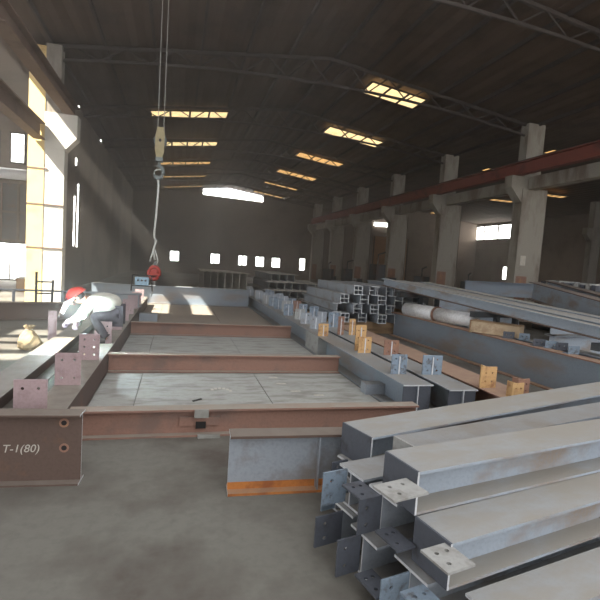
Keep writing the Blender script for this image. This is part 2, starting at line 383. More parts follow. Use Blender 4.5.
# ------------------------------------------------------------------ right-hand columns, crane girders, ties
ordw = ['nearest', 'second nearest', 'third nearest', 'fourth nearest', 'fifth nearest', 'sixth nearest']
def col_right(Y, label):
    t = thing('concrete_column', label, 'column', (XR, Y, 0), (0, 0, 0), 'concrete columns along the right side')
    MB().box(-0.5, 0.7, -0.25, 0.25, 0, 5.5).build('shaft', M['concrete'], t)
    MB().box(-0.5, 0.3, -0.22, 0.22, 5.5, 8.1).build('upper_shaft', M['concrete'], t)
    MB().prism([(-0.5, 4.9), (-0.5, 5.96), (-1.05, 5.96), (-1.05, 5.5)], -0.22, 0.22).build('corbel', M['concrete'], t)
    MB().box(-0.42, 0.1, -0.262, -0.252, 0.3, 1.9).build('rust_stain_guard', M['rust_brown'], t)
    p = MB(); p.tube([(0.75, -0.15, 0), (0.75, -0.15, 5.4)], 0.04).build('pipe', M['truss'], t)
    return t
for i in range(6):
    Y = 16.4+6*i
    t = col_right(Y, 'grey concrete column with corbel on the right side, %s to the viewer' % ordw[i])
    if i == 0: MB().box(-0.3, -0.05, -0.275, -0.263, 2.35, 2.75).build('sign', M['sign'], t)
for i in range(-2, 5):
    Y = 16.4+6*i
    where = ['out of the picture to the right', 'reaching the right edge of the picture', 'between the nearest and second columns', 'between the second and third columns', 'between the third and fourth columns', 'between the fourth and fifth columns', 'between the fifth and sixth columns'][i+2]
    if i >= -1:
        t = thing('crane_girder', 'red-brown steel crane girder on the right corbels, '+where, 'crane girder', (13.25, Y, 5.97), (0, 0, math.pi/2), 'red-brown crane girders on the right columns')
        isect(MB(), 5.98, 0.5, 0.3, 0.02, 0.03).build('girder', [M['red_steel'], M['red_steel']], t)
        MB().box(0, 5.98, -0.04, 0.04, 0.5, 0.58).build('rail', M['truss'], t)
        o = MB().box(13.72, 14.1, Y+0.27, Y+5.73, 5.45, 5.95).build('tie_beam', M['concrete'])
        tag(o, 'grey concrete tie beam joining the right columns, '+where, 'tie beam', 'concrete tie beams on the right columns')
# second row of columns in the right-hand bay
for i, (Y, lab) in enumerate(((22.4, 'nearest'), (28.4, 'middle'), (34.4, 'farthest'))):
    t = thing('concrete_column', 'dim concrete column deep in the right-hand bay, '+lab, 'column', (30.5, Y, 0), (0, 0, 0), 'columns deep in the right-hand bay')
    MB().box(-0.4, 0.4, -0.25, 0.25, 0, 7.95).build('shaft', M['concrete'], t)
    MB().prism([(-0.4, 4.9), (-0.4, 5.96), (-0.9, 5.96), (-0.9, 5.5)], -0.22, 0.22).build('corbel', M['concrete'], t)
# lit column at left
t = thing('concrete_column', 'glaring sunlit column with a yellow strip at the left', 'column', (-4.0, 16.4, 0))
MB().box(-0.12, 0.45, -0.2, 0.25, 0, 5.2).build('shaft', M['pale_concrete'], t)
MB().box(-0.12, 0.3, -0.2, 0.2, 5.2, 8.0).build('upper_shaft', M['concrete'], t)
MB().box(-0.58, -0.12, -0.22, 0.25, 0, 7.9).build('yellow_strip', M['yellow_paint'], t)
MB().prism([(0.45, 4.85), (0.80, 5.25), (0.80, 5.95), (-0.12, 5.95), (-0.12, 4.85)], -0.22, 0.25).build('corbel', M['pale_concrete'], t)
for z in (1.75, 3.1, 4.2): MB().box(-0.6, 0.47-0.5*(z > 4), -0.235, -0.2, z, z+0.04).build('strap', M['brown_steel'], t)
for k, (X, z, lab, z2) in enumerate(((-3.45, 5.96, 'brown crane girder resting on the lit column corbel', 0.42), (-4.25, 5.08, 'brown girder running into the front of the lit column', 0.5))):
    t = thing('crane_girder', lab, 'crane girder', (X, 10.2 if k == 0 else 8.3, z), (0, 0, math.pi/2))
    isect(MB(), 6.8 if k == 0 else 7.85, z2, 0.32, 0.02, 0.03).build('girder', [M['brown_steel'], M['brown_steel']], t)
    MB().box(0, 6.8 if k == 0 else 7.85, -0.04, 0.04, z2, z2+0.08).build('rail', M['red_steel'], t)
# ------------------------------------------------------------------ roof steel
for i in range(7):
    Y = 10.4+6*i
    t = thing('roof_truss', 'dark roof truss spanning the main bay, %s' % (['nearest', 'second', 'third', 'fourth', 'fifth', 'sixth', 'last before the far wall'][i]), 'roof truss', (RX, Y, 0), (0, 0, 0), 'roof trusses of the main bay')
    ch = MB(); 
    for sx in (-1, 1):
        xe = (14.2-RX) if sx > 0 else (RX+4.2)
        zt = lambda x: RZ-0.13*abs(x)-0.16
        ch.tube([(0, 0, zt(0)), (sx*xe, 0, zt(xe))], 0.07, 6)
    ch.build('top_chord', M['truss'], t)
    lo = MB(); pts = []
    for k in range(13):
        x = -9.2+18.4*k/12; pts.append((x, 0, 7.55+0.75*(1-(x/9.2)**2)))
    lo.tube(pts, 0.05, 6).build('bottom_chord', M['truss'], t)
    wb = MB()
    for k in range(12):
        x, _, z = pts[k]; x2 = (x+pts[k+1][0])/2
        wb.tube([(x, 0, z), (x2, 0, zt(x2))], 0.025, 5); wb.tube([(x2, 0, zt(x2)), (pts[k+1][0], 0, pts[k+1][2])], 0.025, 5)
    wb.build('web_bars', M['truss'], t)
for k in range(13):
    x = XL+0.2+k*1.5
    if abs(x-RX) < 0.1: x += .2
    o = MB().box(-0.035, 0.035, 0, 45, -0.14, 0).build('purlin', M['truss'])
    o.location = (x, 4.5, roofz(x)-0.005); tag(o, 'long dark roof purlin running down the hall, %s from the left' % ['first','second','third','fourth','fifth','sixth','seventh','eighth','ninth','tenth','eleventh','twelfth','thirteenth'][k], 'purlin', 'purlins under the main roof')
def skylight(x0, x1, y0, dy, mat, label, zf, group, n=3):
    xm = (x0+x1)/2; sl = (zf(x1)-zf(x0))/(x1-x0)
    t = thing('skylight', label, 'skylight', (x0, y0, zf(x0)-0.19), (0, -math.atan(sl), 0), group)
    w = (x1-x0)/n
    for k in range(n): MB().box(k*w+0.05, (k+1)*w-0.05, 0, dy, 0, 0.02).build('pane', mat, t)
    f = MB()
    for k in range(n+1): f.box(k*w-0.04, k*w+0.04, 0, dy, -0.02, 0.03)
    f.box(0, n*w, -.05, 0, -.02, .03); f.box(0, n*w, dy, dy+.05, -.02, .03); f.build('frame', M['truss'], t)
on = ['nearest', 'second', 'third', 'fourth', 'fifth', 'sixth']
for i in range(5):
    skylight(-1.5, 2.1, 23.3+6*i-0.5, 0.95 if i < 3 else 0.6, M['sky_yellow'] if i < 2 else M['sky_amber'], 'glowing skylight strip in the left roof slope, %s in its row' % on[i], roofz, 'skylights in the left roof slope', 4)
for i in range(6):
    skylight(6.9+0.3*min(i, 1), 9.3 if i == 0 else 10.3, 17.0+6*i, 1.1 if i < 4 else .6, M['sky_yellow'] if i < 2 else M['sky_amber'], 'glowing amber skylight strip in the right roof slope, %s in its row' % on[i], roofz, 'skylights in the right roof slope', 3)
def roof2(x): return 8.05+0.10*(10.5-abs(x-25.5))
for i, (px, py, w, lab) in enumerate(((481, 164, 27, 'above the red girder between the nearest and second columns'), (521, 145, 16, 'just left of the nearest column head'), (555, 146, 7, 'just right of the nearest column head'), (597, 119, 10, 'at the right edge near the top'), (433, 177, 20, 'left of the second column'), (505, 198, 24, 'below the tie beam left of the nearest column'), (558, 193, 22, 'below the girder right of the nearest column'), (436, 211, 8, 'small one below the tie beam at the second column'), (413, 189, 7, 'small one above the girder by the third column'))):
    p = at(px, py, z=8.6); 
    if p.x > 35: 
        p = at(px, py, X=33)
    if p.y > 48: p = at(px, py, Y=48)
    wm = w/F*(p-Vector((0, 0, H))).length
    x0 = p.x-wm/2; zz = p.z
    skylight(x0, x0+wm, p.y, 0.7, M['sky_amber'] if i != 4 else M['sky_yellow'], 'distant right-bay skylight '+lab, (lambda x, zz=min(zz, 8.9): zz), 'skylights of the right-hand bay', 3 if w > 12 else 1)
# ------------------------------------------------------------------ assembly bed: transverse rails and grey plates between them
bedY = [(4.62, 4.62), (7.25, 7.25), (10.7, 10.7)]
bx0, bx1 = -0.925, 2.74
where = ['nearest to the viewer', 'second from the viewer', 'third from the viewer', 'fourth from the viewer']
for i, (Y, _) in enumerate(bedY):
    t = beam('bed_rail', 'brown rusty transverse rail beam of the assembly bed, '+where[i], (bx0, Y+0.05, 0), (bx1, Y+0.05, 0), 0.28, 0.16, M['bed_rust'], 'transverse rails of the assembly bed', 'rail beam', 0.012, 0.02)
    if i == 0:
        # clamp notch, small plates and a square opening on its web
        MB().box(1.16, 1.30, -0.10, -0.085, 0.20, 0.285).build('clamp_plate', M['bed_plate'], t)
        MB().box(1.02, 1.42, -0.03, -0.018, 0.10, 0.19).build('patch_plate', M['bed_rust'], t)
        MB().box(1.18, 1.28, -0.04, -0.028, 0.07, 0.14).build('socket', M['black'], t)
        MB().box(1.2, 1.42, -0.13, -0.082, 0.0, 0.03).build('foot_plate', M['bed_plate'], t)
def slab(x0, x1, y0, y1, z, mat, label, n=0, group='grey steel plates of the bed'):
    mb = MB().box(x0, x1, y0, y1, 0, z)
    o = mb.build('bed_plate', mat); tag(o, label, 'steel plate', group); return o
rows = [(4.80, 7.12, 'between the nearest two rails'), (7.45, 10.55, 'between the second and third rails'), (10.9, 17.3, 'beyond the third rail')]
for y0, y1, lab in rows:
    xsplit = [-0.92, -0.42, 1.25, 2.73]
    for k, nm in enumerate(('narrow left', 'wide middle', 'right')):
        slab(xsplit[k]+.006, xsplit[k+1]-.006, y0, y1, 0.012+0.003*(k % 2), M['bed_plate'] if y0 < 10.8 else M['bed_rust'], 'flat grey bed plate %s, the %s one' % (lab, nm) if y0 < 10.8 else 'flat rusty bed plate %s, the %s one' % (lab, nm))
# bits lying on the plates
o = MB().box(-0.07, 0.07, -0.012, 0.012, 0, 0.012).build('steel_offcut', M['black']); o.location = (0.32, 5.75, 0.016); o.rotation_euler = (0, 0, 0.7)
tag(o, 'short dark steel offcut lying on the nearest grey bed plates', 'offcut')
mk = MB()
for k in range(6):
    a = 0.5+k*0.35; mk.box(0.62+0.16*math.cos(a), 0.66+0.16*math.cos(a), 6.0+0.25*math.sin(a), 6.08+0.25*math.sin(a), 0.0125, 0.0165)
for x, y in ((1.5, 6.5), (1.62, 6.1), (1.45, 6.85), (1.9, 5.9)): mk.box(x, x+0.14, y, y+0.05, 0.0125, 0.0165)
tag(mk.build('chalk_marks', M['chalk']), 'white chalk strokes on the grey bed plates', 'chalk marks', kind='stuff')
# tall transverse beam closing the far end of the bed
t = beam('cross_beam', 'tall teal-grey beam lying across the far end of the bed', (-2.9, 17.75, 0), (2.75, 17.75, 0), 0.66, 0.3, M['blue_steel'], None, 'steel beam', 0.014, 0.022)
t = beam('cross_beam', 'low shaded tan beam lying across the floor left of the welder', (-6.6, 11.6, 0), (-2.35, 12.9, 0), 0.42, 0.3, M['front_steel'], None, 'steel beam', 0.014, 0.022)
# ------------------------------------------------------------------ left longitudinal girders with upright bolted plates
t = beam('girder', 'long dark girder with pinkish upright plates, beside the welder', (-1.085, 4.02, 0), (-1.085, 16.9, 0), 0.30, 0.30, M['dark_steel'], None, 'steel girder', 0.012, 0.016)
MB().box(0, 12.8, -0.15, -0.142, 0.016, 0.284).build('side_plate', M['dark_steel'], t)
# local x runs along +Y world, local y along -X
def upright(parent, along, yoff, w, h, z, mat, rows_=3, cols=2, name='connection_plate', t_=0.014):
    hs = [(w*(0.26+0.48*c/(max(cols-1, 1))) if cols > 1 else w/2, h*(0.22+0.56*r/(max(rows_-1, 1)))) for c in range(cols) for r in range(rows_)]
    T = TR(along, yoff+w/2, z, rz=-math.pi/2)
    return MB().plate(w, h, t_, hs, 0.014, T).build(name, mat, parent)
for k, (Y, r) in enumerate(((4.32, 2), (5.45, 2), (6.72, 3), (7.95, 3), (9.4, 2), (10.7, 2), (11.9, 2), (13.1, 2), (14.3, 2), (15.4, 2))):
    upright(t, Y-4.02, 0.02 if k else 0.08, 0.26, 0.36, 0.30, M['pink_plate'], r, 2)
    MB().box(Y-4.0, Y-3.86, -0.006, 0.006, 0.30, 0.58).build('rib_plate', M['pink_plate'], t)
t = beam('girder', 'second long girder left of the one with upright plates', (-1.78, 3.98, 0), (-1.78, 13.5, 0), 0.30, 0.34, M['dark_steel'], None, 'steel girder', 0.012, 0.016)
# front left transverse girder with chalk text
p = at(78, 487, z=0)
t = beam('girder', 'brown girder end with two bolt holes and chalk writing at the front left', (p.x, p.y+0.1, 0), (p.x-1.9, p.y+0.23, 0), 0.55, 0.16, M['front_steel'], None, 'steel girder', 0.012, 0.014)
# its local x points to the left, local +y towards the viewer
for (px, py) in ((64, 423), (64, 448)):
    q = at(px, py, Y=p.y+0.1) - Vector((p.x, p.y+0.1, 0)); a = math.hypot(q.x, 0)
    MB().tube([(a, 0.004, q.z), (a, 0.0085, q.z)], 0.020, 16).build('bolt_hole', M['black'], t)
    r = MB(); r.tube([(a, 0.004, q.z), (a, 0.0075, q.z)], 0.036, 16); r.build('rust_ring', M['rust_brown'], t)
cu = bpy.data.curves.new('chalk', 'FONT'); cu.body = 'T-1(80)'; cu.size = 0.085; cu.extrude = 0.0006; cu.shear = 0.2
tmp = bpy.data.objects.new('tmp', cu); COL.objects.link(tmp)
dg = bpy.context.evaluated_depsgraph_get(); me = bpy.data.meshes.new_from_object(tmp.evaluated_get(dg)); bpy.data.objects.remove(tmp)
me.materials.clear(); me.materials.append(M['chalk'])
o = bpy.data.objects.new('chalk_writing', me); COL.objects.link(o); o.parent = t
o.location = (0.56, 0.0075, 0.24); o.rotation_euler = (math.pi/2, 0, math.pi); o['label'] = 'chalk writing T-1(80)'
# ------------------------------------------------------------------ beam with orange bottom flange in the middle foreground
q0 = at(228, 497, z=0)
t = beam('girder', 'short blue-grey girder with an orange rusty bottom edge in the middle foreground', (q0.x, q0.y+0.09, 0), (q0.x+1.02, q0.y+0.05, 0), 0.47, 0.17, M['grey_steel'], None, 'steel girder', 0.012, 0.02, flange_mat=M['rust_edge'])
MBf = t.children[1]; MBf.data.materials[0] = M['front_steel']
MB().box(0, 1.0, -0.0095, -0.0065, 0.02, 0.075).build('rust_band', M['rust_edge'], t)
MB().box(0.70, 0.712, -0.08, -0.006, 0.02, 0.45).build('stiffener', M['grey_steel'], t)
# ------------------------------------------------------------------ right longitudinal beams with clip plates on top
AX, BX, TZ, AY, BY = 2.97, 3.46, 0.40, 5.03, 4.80
A = beam('girder', 'long blue-grey beam bordering the assembly bed on the right, standing clips on top', (AX, AY, 0), (AX, 20.2, 0), TZ, 0.42, M['blue_steel'], None, 'steel girder', 0.014, 0.016)
B = beam('girder', 'second long grey beam just right of the bed-side beam', (BX, BY, 0), (BX, 19.2, 0), TZ, 0.40, M['grey_steel'], None, 'steel girder', 0.014, 0.016)
for o in (A, B):
    MB().box(0.03, 0.045, -0.19, 0.19, 0.017, TZ-.017).build('end_stiffener', M['dark_plate'], o)
MB().box(3.6, 4.5, 0.008, 0.195, 0.02, TZ-.02).build('stiffener_block', M['pale_plate'], A)
MB().box(0.9, 1.1, 0.008, 0.30, 0.0, 0.16).build('gusset', M['grey_steel'], A)
def clip(parent, along, off, w, h, mat, r=2, c=1, base=TZ):
    """upright clip angle pair: a face plate with holes and a bright edged rib"""
    upright(parent, along, off, w, h, base, mat, r, c*2, 'clip_plate')
    MB().box(along, along+0.12, off-0.006, off+0.006, base, base+h*0.95, 0, None, 1).build('clip_rib', [mat, M['cut']], parent)
    MB().box(along-0.012, along-0.002, off-0.008, off+0.008, base, base+h*0.9).build('weld_bead', M['cut'], parent)
clip(A, 5.58-AY, 0.0, 0.23, 0.27, M['blue_plate'], 2)
clip(B, 5.55-BY, 0.0, 0.30, 0.27, M['blue_plate'], 2)
clip(A, 7.0-AY, -0.10, 0.23, 0.27, M['rust_yellow'], 2)
clip(A, 7.2-AY, -0.10, 0.19, 0.44, M['rust_yellow'], 3)
clip(B, 6.85-BY, -0.02, 0.26, 0.25, M['rust_brown'], 2)
clip(A, 8.63-AY, 0.1, 0.21, 0.25, M['rust_yellow'], 2)
clip(B, 8.86-BY, 0.14, 0.13, 0.38, M['rust_brown'], 3); clip(B, 8.86-BY, -0.11, 0.13, 0.34, M['rust_yellow'], 3)
for k in range(13):
    Y = 9.6+k*0.78
    clip(A, Y-AY, random.uniform(-.1, .1), 0.26, random.uniform(.26, .34), random.choice([M['blue_plate'], M['pale_plate'], M['grey_steel']]), 2)
    if k < 11: clip(B, Y+.35-BY, random.uniform(-.08, .08), 0.24, random.uniform(.26, .36), random.choice([M['blue_plate'], M['grey_steel'], M['rust_brown']]), 2)
C3 = beam('girder', 'rust-brown beam lying in the gap behind the two long beams', (3.98, 4.2, 0), (3.98, 10.4, 0), TZ, 0.50, M['rust_brown'], None, 'steel girder', 0.012, 0.014)
for k, (px, py, w, h, mat, lab) in enumerate((
        (471, 388, .23, .27, 'rust_yellow', 'ochre rusty clip block standing right of the beam ends'),
        (492, 402, .17, .21, 'rust_yellow', 'low orange-rusted clip block next to the pile'),
        (517, 397, .20, .21, 'rust_brown', 'reddish brown clip block, rightmost by the pile'))):
    q = at(px, py, z=TZ); q.x = max(q.x, 3.74)
    t = thing('clip_block', lab, 'clip block', (q.x, q.y, TZ+.001), (0, 0, 0.1*k), 'rusty clip blocks by the pile')
    MB().plate(w, h, 0.016, [(w*.3, h*.3), (w*.3, h*.7), (w*.72, h*.3), (w*.72, h*.7)], 0.012).build('face_plate', M[mat], t)
    MB().box(w*.45, w*.45+.012, 0.016, 0.16, 0, h*.96).build('rib_plate', M[mat], t)
# ------------------------------------------------------------------ big slate-blue girder
G = beam('girder', 'big slate-blue girder with rusty flange edges lying at the right', at(390, 335, z=0)+Vector((0.1, 0, 0)), (6.2, 4.2, 0), 0.65, 0.26, M['blue_steel'], None, 'steel girder', 0.014, 0.02, flange_mat=M['rust_brown'])
G2 = beam('girder', 'dark girder half hidden behind the big slate-blue girder', (6.3, 11.2, 0), (6.75, 4.6, 0), 0.65, 0.3, M['dusty_steel'], None, 'steel girder', 0.014, 0.02)
# ------------------------------------------------------------------ stack of H beams with their ends to the viewer
hb = MB(); isect(hb, 3.3, 0.25, 0.25, 0.012, 0.016)
stack0 = None; k = 0
MBb = MB
for r in range(4):
    for c in range(7):
        if (r == 3 and c in (0,)): continue
        x = 4.16+c*0.262+0.05*(r % 2); z = 0.32+r*0.2515; y = 11.5+random.uniform(-.08, .25)
        lying = (r+c) % 2 == 0
        rowl = ['bottom', 'second', 'third', 'top'][r]; cl = ['first', 'second', 'third', 'fourth', 'fifth', 'sixth', 'seventh'][c]
        lab = 'grey H-beam in the stack behind the clips, end facing viewer, %s row, %s from left' % (rowl, cl)
        if stack0 is None:
            o = hb.build('steel_beam', [M['grey_steel'], M['cut']])
            stack0 = o; tag(o, lab, 'steel beam', 'H-beams in the middle stack')
        else:
            o = stack0.copy(); COL.objects.link(o); o['label'] = lab
        if lying: o.location = (x+0.128, y, z+0.128); o.rotation_euler = (math.pi/2, 0, math.pi/2)
        else: o.location = (x, y, z); o.rotation_euler = (0, 0, math.pi/2)
for k, (y, lab) in enumerate(((11.8, 'front'), (14.0, 'rear'))):
    for j in range(2):
        o = MB().box(4.0, 6.0, y, y+0.15, 0.0+j*0.155, 0.15+j*0.165).build('timber_sleeper', M['wood'])
        tag(o, '%s %s timber sleeper under the stack of H-beams' % (['lower', 'upper'][j], lab), 'sleeper', 'timber sleepers')
# darker short stack to its right
for r in range(3):
    for c in range(2):
        o = stack0.copy(); COL.objects.link(o); o.scale = (1, 1, 1)
        o.location = (6.75+c*.265, 12.1+.1*r, 0.62+r*.258); o.rotation_euler = (0, 0, math.pi/2)
        o['label'] = 'H-beam in the short pile behind the big girder end, %s row, %s' % (['bottom', 'middle', 'top'][r], ['left', 'right'][c]); o['group'] = 'H-beams in the short pile'
o = MB().box(6.55, 7.2, 12.4, 15.2, 0, 0.61).build('timber_crib', M['wood']); tag(o, 'timber crib under the short pile of H-beams', 'timber crib')
# ------------------------------------------------------------------ dusty beam slung on top, sloping to the right edge
b0 = at(384, 285.4, Y=11.9); b1 = at(604, 340, D=7.2)
T1 = beam('girder', 'long dusty brown beam resting on the stack and sloping down to the right edge', b0, b0+(b1-b0)*1.25, 0.20, 0.20, M['dusty_steel'], None, 'steel girder', 0.012, 0.016, flange_mat=M['front_steel'])
T1.children[1].data.materials[0] = M['dusty_steel']
# wide dusty tops behind it
for k, (dx, dz, lab) in enumerate(((0.50, -0.05, 'just behind the sloping dusty beam'), (0.88, -0.07, 'second behind the sloping dusty beam'), (1.26, -0.05, 'third behind the sloping dusty beam'))):
    a = b0+Vector((dx, 0, dz)); c = b0+(b1-b0)*1.1+Vector((dx*1.2, 0.3*k, dz+.02))
    beam('girder', 'dusty flat-topped girder %s' % lab, a, c, 0.22, 0.34, M['dusty_steel'], 'dusty girders behind the sloping beam', 'steel girder', 0.012, 0.016)
# supports of that raised layer
for k, (f_, lab) in enumerate(((0.12, 'left'), (0.55, 'middle'), (0.98, 'right'))):
    c = b0+(b1-b0)*f_
    t = thing('support_trestle', 'dark steel trestle under the raised dusty girders, %s one' % lab, 'trestle', (c.x, c.y, 0), (0, 0, 0.2), 'trestles under the raised girders')
    hgt = c.z-0.085
    MB().box(0.0, 1.5, -0.07, 0.07, hgt-0.12, hgt).build('head_beam', M['machine'], t)
    for x in (0.75, 1.35): MB().box(x-.05, x+.05, -.05, .05, 0, hgt-.12).build('leg', M['machine'], t)
# upper right girders
def longb(label, pa, Da, pb, Db, h, b, mat, ext=1.0, group=None, fm=None):
    a = at(pa[0], pa[1], D=Da); c = at(pb[0], pb[1], D=Db); return beam('girder', label, a-Vector((0, 0, h)), a+(c-a)*ext-Vector((0, 0, h)), h, b, mat, group, 'steel girder', 0.014, 0.018, flange_mat=fm)
longb('grey girder standing upright behind the dusty beams, left of the nearest column foot', (466, 280.5), 15.5, (537, 284), 14.2, 0.45, 0.3, M['blue_steel'])
longb('pale girder with brown top edge reaching the right edge under the nearest column', (534, 282), 13.0, (602, 300), 9.2, 0.48, 0.3, M['dusty_steel'], 1.1, None, M['front_steel'])
longb('topmost brown-edged girder behind, at the right edge', (548, 280.5), 14.5, (602, 294.5), 10.6, 0.4, 0.28, M['dusty_steel'], 1.1, None, M['front_steel'])
# lower layer carrying them
for k, (x, y, L_, lab) in enumerate(((9.3, 12.9, 4.5, 'left'), (9.9, 9.0, 4.0, 'right'))):
    for r in range(2):
        beam('girder', 'dusty supporting girder low under the far right pile, %s %s' % (['lower', 'upper'][r], lab), (x-1.2, y, 0.0+r*.52), (x+2.2, y+.4, 0.0+r*.52), 0.5, 0.3, M['dusty_steel'], 'support girders under the right pile')
# ------------------------------------------------------------------ shiny tube and ochre box between the beams
a = at(407, 309, X=5.95); c = at(474, 321, X=6.3)
d = (c-a)
t = thing('steel_pipe', 'shiny bare steel pipe with a joint band lying between the right beams', 'pipe', a, (0, 0, math.atan2(d.y, d.x)))
L = math.hypot(d.x, d.y); sl = d.z/L
MB().tube([(0, 0, 0), (L*.5, 0, sl*L*.5)], 0.175, 28).build('pipe_section', M['alu'], t, True)
MB().tube([(L*.5, 0, sl*L*.5), (L, 0, sl*L)], 0.165, 28).build('pipe_section', M['alu'], t, True)
MB().tube([(L*.49, 0, sl*L*.49), (L*.515, 0, sl*L*.515)], 0.19, 28).build('joint_band', M['rust_brown'], t, True)
a = at(473, 331, z=.665); c = at(521, 338, z=.665); d = c-a
t = thing('box_section', 'ochre rusty box section lying right of the shiny pipe', 'box section', a, (0, 0, math.atan2(d.y, d.x)))
L = math.hypot(d.x, d.y)
MB().box(0, L, -.14, .14, 0, .22).build('body', M['tan_plate'], t)
MB().box(-.02, 0, -.17, .17, -.02, .24).build('end_plate', M['wood'], t)
MB().box(0, L, -.15, .15, .22, .235).build('cover_plate', M['wood'], t)
for k, (px, py, lab) in enumerate(((503, 338, 'leftmost'), (519, 340, 'second'), (533, 346, 'third'), (545, 348, 'fourth'), (556, 350, 'fifth'), (568, 354, 'rightmost'))):
    q = at(px, py, z=.652)
    t = thing('clip_block', 'small dark scrap bracket on top of the big slate-blue girder, %s' % lab, 'bracket', q, (0, 0, random.uniform(-.6, .3)), 'scrap brackets on the girders')
    mm = M['dark_plate'] if k % 2 == 0 else M['blue_plate']
    MB().plate(.2, .13, .012, [(.06, .07), (.14, .07)], .013).build('face_plate', mm, t)
    MB().box(0, .2, 0.012, .13, 0, .012).build('foot_plate', mm, t)
    MB().box(.09, .10, 0.012, .12, .012, .11).build('rib_plate', mm, t)

# ------------------------------------------------------------------ foreground pile at lower right
def pile_beam(label, p, ang, z, h=0.24, b=0.26, L=5.2, mat=None, parts=()):
    """p: near end on the ground plan, ang from +X"""
    d = Vector((math.cos(ang), math.sin(ang), 0))
    q = Vector((p[0], p[1], z)); mat = mat or M['dusty_steel']
    t = beam('steel_beam', label, q, q+d*L, h, b, mat, 'dusty beams of the foreground pile', 'steel beam', 0.011, 0.016)
    for kind, a in parts:
        if kind == 'splice':       # flat plate carried on from the top flange, with holes
            x0, w, l, zz, rz, mm = a
            T = TR(x0, w/2-0.0, zz, rx=-math.pi/2, rz=rz) if False else (Matrix.Translation((x0, 0, zz)) @ Matrix.Rotation(rz, 4, 'Z') @ Matrix.Translation((-l, w/2, 0)) @ Matrix.Rotation(math.pi/2, 4, 'X'))
            MB().plate(l, 0.014, w, [], 0.01, T)
            mb = MB(); hs = [(l*.32, w*.28), (l*.32, w*.72), (l*.7, w*.28)]
            T2 = Matrix.Translation((x0-l, -w/2, zz)) @ Matrix.Rotation(rz, 4, 'Z') @ Matrix.Rotation(-math.pi/2, 4, 'X') @ Matrix.Scale(-1, 4, (0, 0, 1))
            mb.plate(l, w, 0.012, hs, 0.012, T2); mb.build('splice_plate', mm, t)
        elif kind == 'fin':        # upright plate carried on from the web, with holes
            x0, l, z0, hh, yo, mm = a
            T = Matrix.Translation((x0-l, yo, z0))
            MB().plate(l, hh, 0.012, [(l*.35, hh*.25), (l*.35, hh*.72)], 0.013, T).build('fin_plate', mm, t)
        elif kind == 'end':        # cap plate
            mb = MB().box(-0.014, -0.001, -b/2, b/2, 0.0, h); mb.mi[2] = 1; mb.build('end_plate', [a, M['cut']], t)
    return t
z3, z2, z1 = 0.50, 0.255, 0.01
PB = []
PB.append(pile_beam('nearest top beam of the foreground pile, pale dusty flange over blue web', (1.27, 2.25), math.radians(11.5), z3, b=0.29, parts=(('splice', (-.03, .17,   .23, .18, 0.05, M['pale_plate'])), ('end', M['dark_plate']))))
PB.append(pile_beam('top beam at the back of the foreground pile, longest pale flange', (1.34, 3.06), math.radians(17.0), 0.375, L=4.2, b=0.34, parts=(('splice', (0, .2, .19, .05, 0.0, M['pale_plate'])), ('end', M['dark_plate']))))
PB.append(pile_beam('top beam lying in the groove between the nearest and the rear top beams', (1.53, 2.66), math.radians(14.5), z3, h=0.17, b=0.26, mat=M['grey_steel'], parts=(('end', M['pale_plate']),)))
PB.append(pile_beam('middle-layer beam under the nearest top beam, stepping out towards the viewer', (1.33, 1.98), math.radians(12), z2, parts=(('splice', (0, .18, .17, .225, 0.0, M['pale_plate'])), ('end', M['dark_plate']))))
PB.append(pile_beam('middle-layer beam second from the viewer in the foreground pile', (1.22, 2.36), math.radians(13), z2, mat=M['grey_steel'], parts=(('fin', (0, .16, .02, .21, .0, M['dark_plate'])), ('splice', (0, .2, .12, .1, 0, M['dark_plate'])))))
PB.append(pile_beam('middle-layer beam third from the viewer in the foreground pile', (1.14, 2.66), math.radians(14.5), z2, mat=M['grey_steel'], parts=(('fin', (0, .18, .02, .22, .04, M['blue_plate'])), ('splice', (0, .2, .14, .225, 0, M['dark_plate'])))))
PB.append(pile_beam('middle-layer beam at the back of the foreground pile', (1.28, 3.06), math.radians(16.5), z2-.005, L=4.2, h=0.125, mat=M['grey_steel'], parts=(('fin', (0, .14, .0, .14, .0, M['dark_plate'])),)))
PB.append(pile_beam('bottom-layer beam nearest the viewer in the foreground pile', (1.46, 1.70), math.radians(11), z1, parts=(('splice', (0, .2, .16, .1, 0, M['dark_plate'])),)))
PB.append(pile_beam('bottom-layer beam second from the viewer in the foreground pile', (1.25, 2.04), math.radians(12), z1, mat=M['grey_steel'], parts=(('fin', (0, .18, .02, .2, .0, M['blue_plate'])), ('splice', (0, .2, .15, .225, 0, M['blue_plate'])))))
PB.append(pile_beam('bottom-layer beam third from the viewer in the foreground pile', (1.12, 2.36), math.radians(13), z1, mat=M['grey_steel'], parts=(('fin', (0, .16, .01, .22, .02, M['dark_plate'])), ('splice', (0, .2, .12, .1, 0, M['dark_plate'])))))
PB.append(pile_beam('bottom-layer beam fourth from the viewer in the foreground pile', (1.10, 2.68), math.radians(14), z1, mat=M['grey_steel'], parts=(('fin', (0, .2, .02, .2, -.02, M['dark_plate'])),)))
PB.append(pile_beam('bottom-layer beam at the back of the foreground pile', (1.2, 3.05), math.radians(16), z1, L=4.2, mat=M['grey_steel'], parts=(('fin', (0, .12, .02, .2, 0, M['blue_plate'])),)))

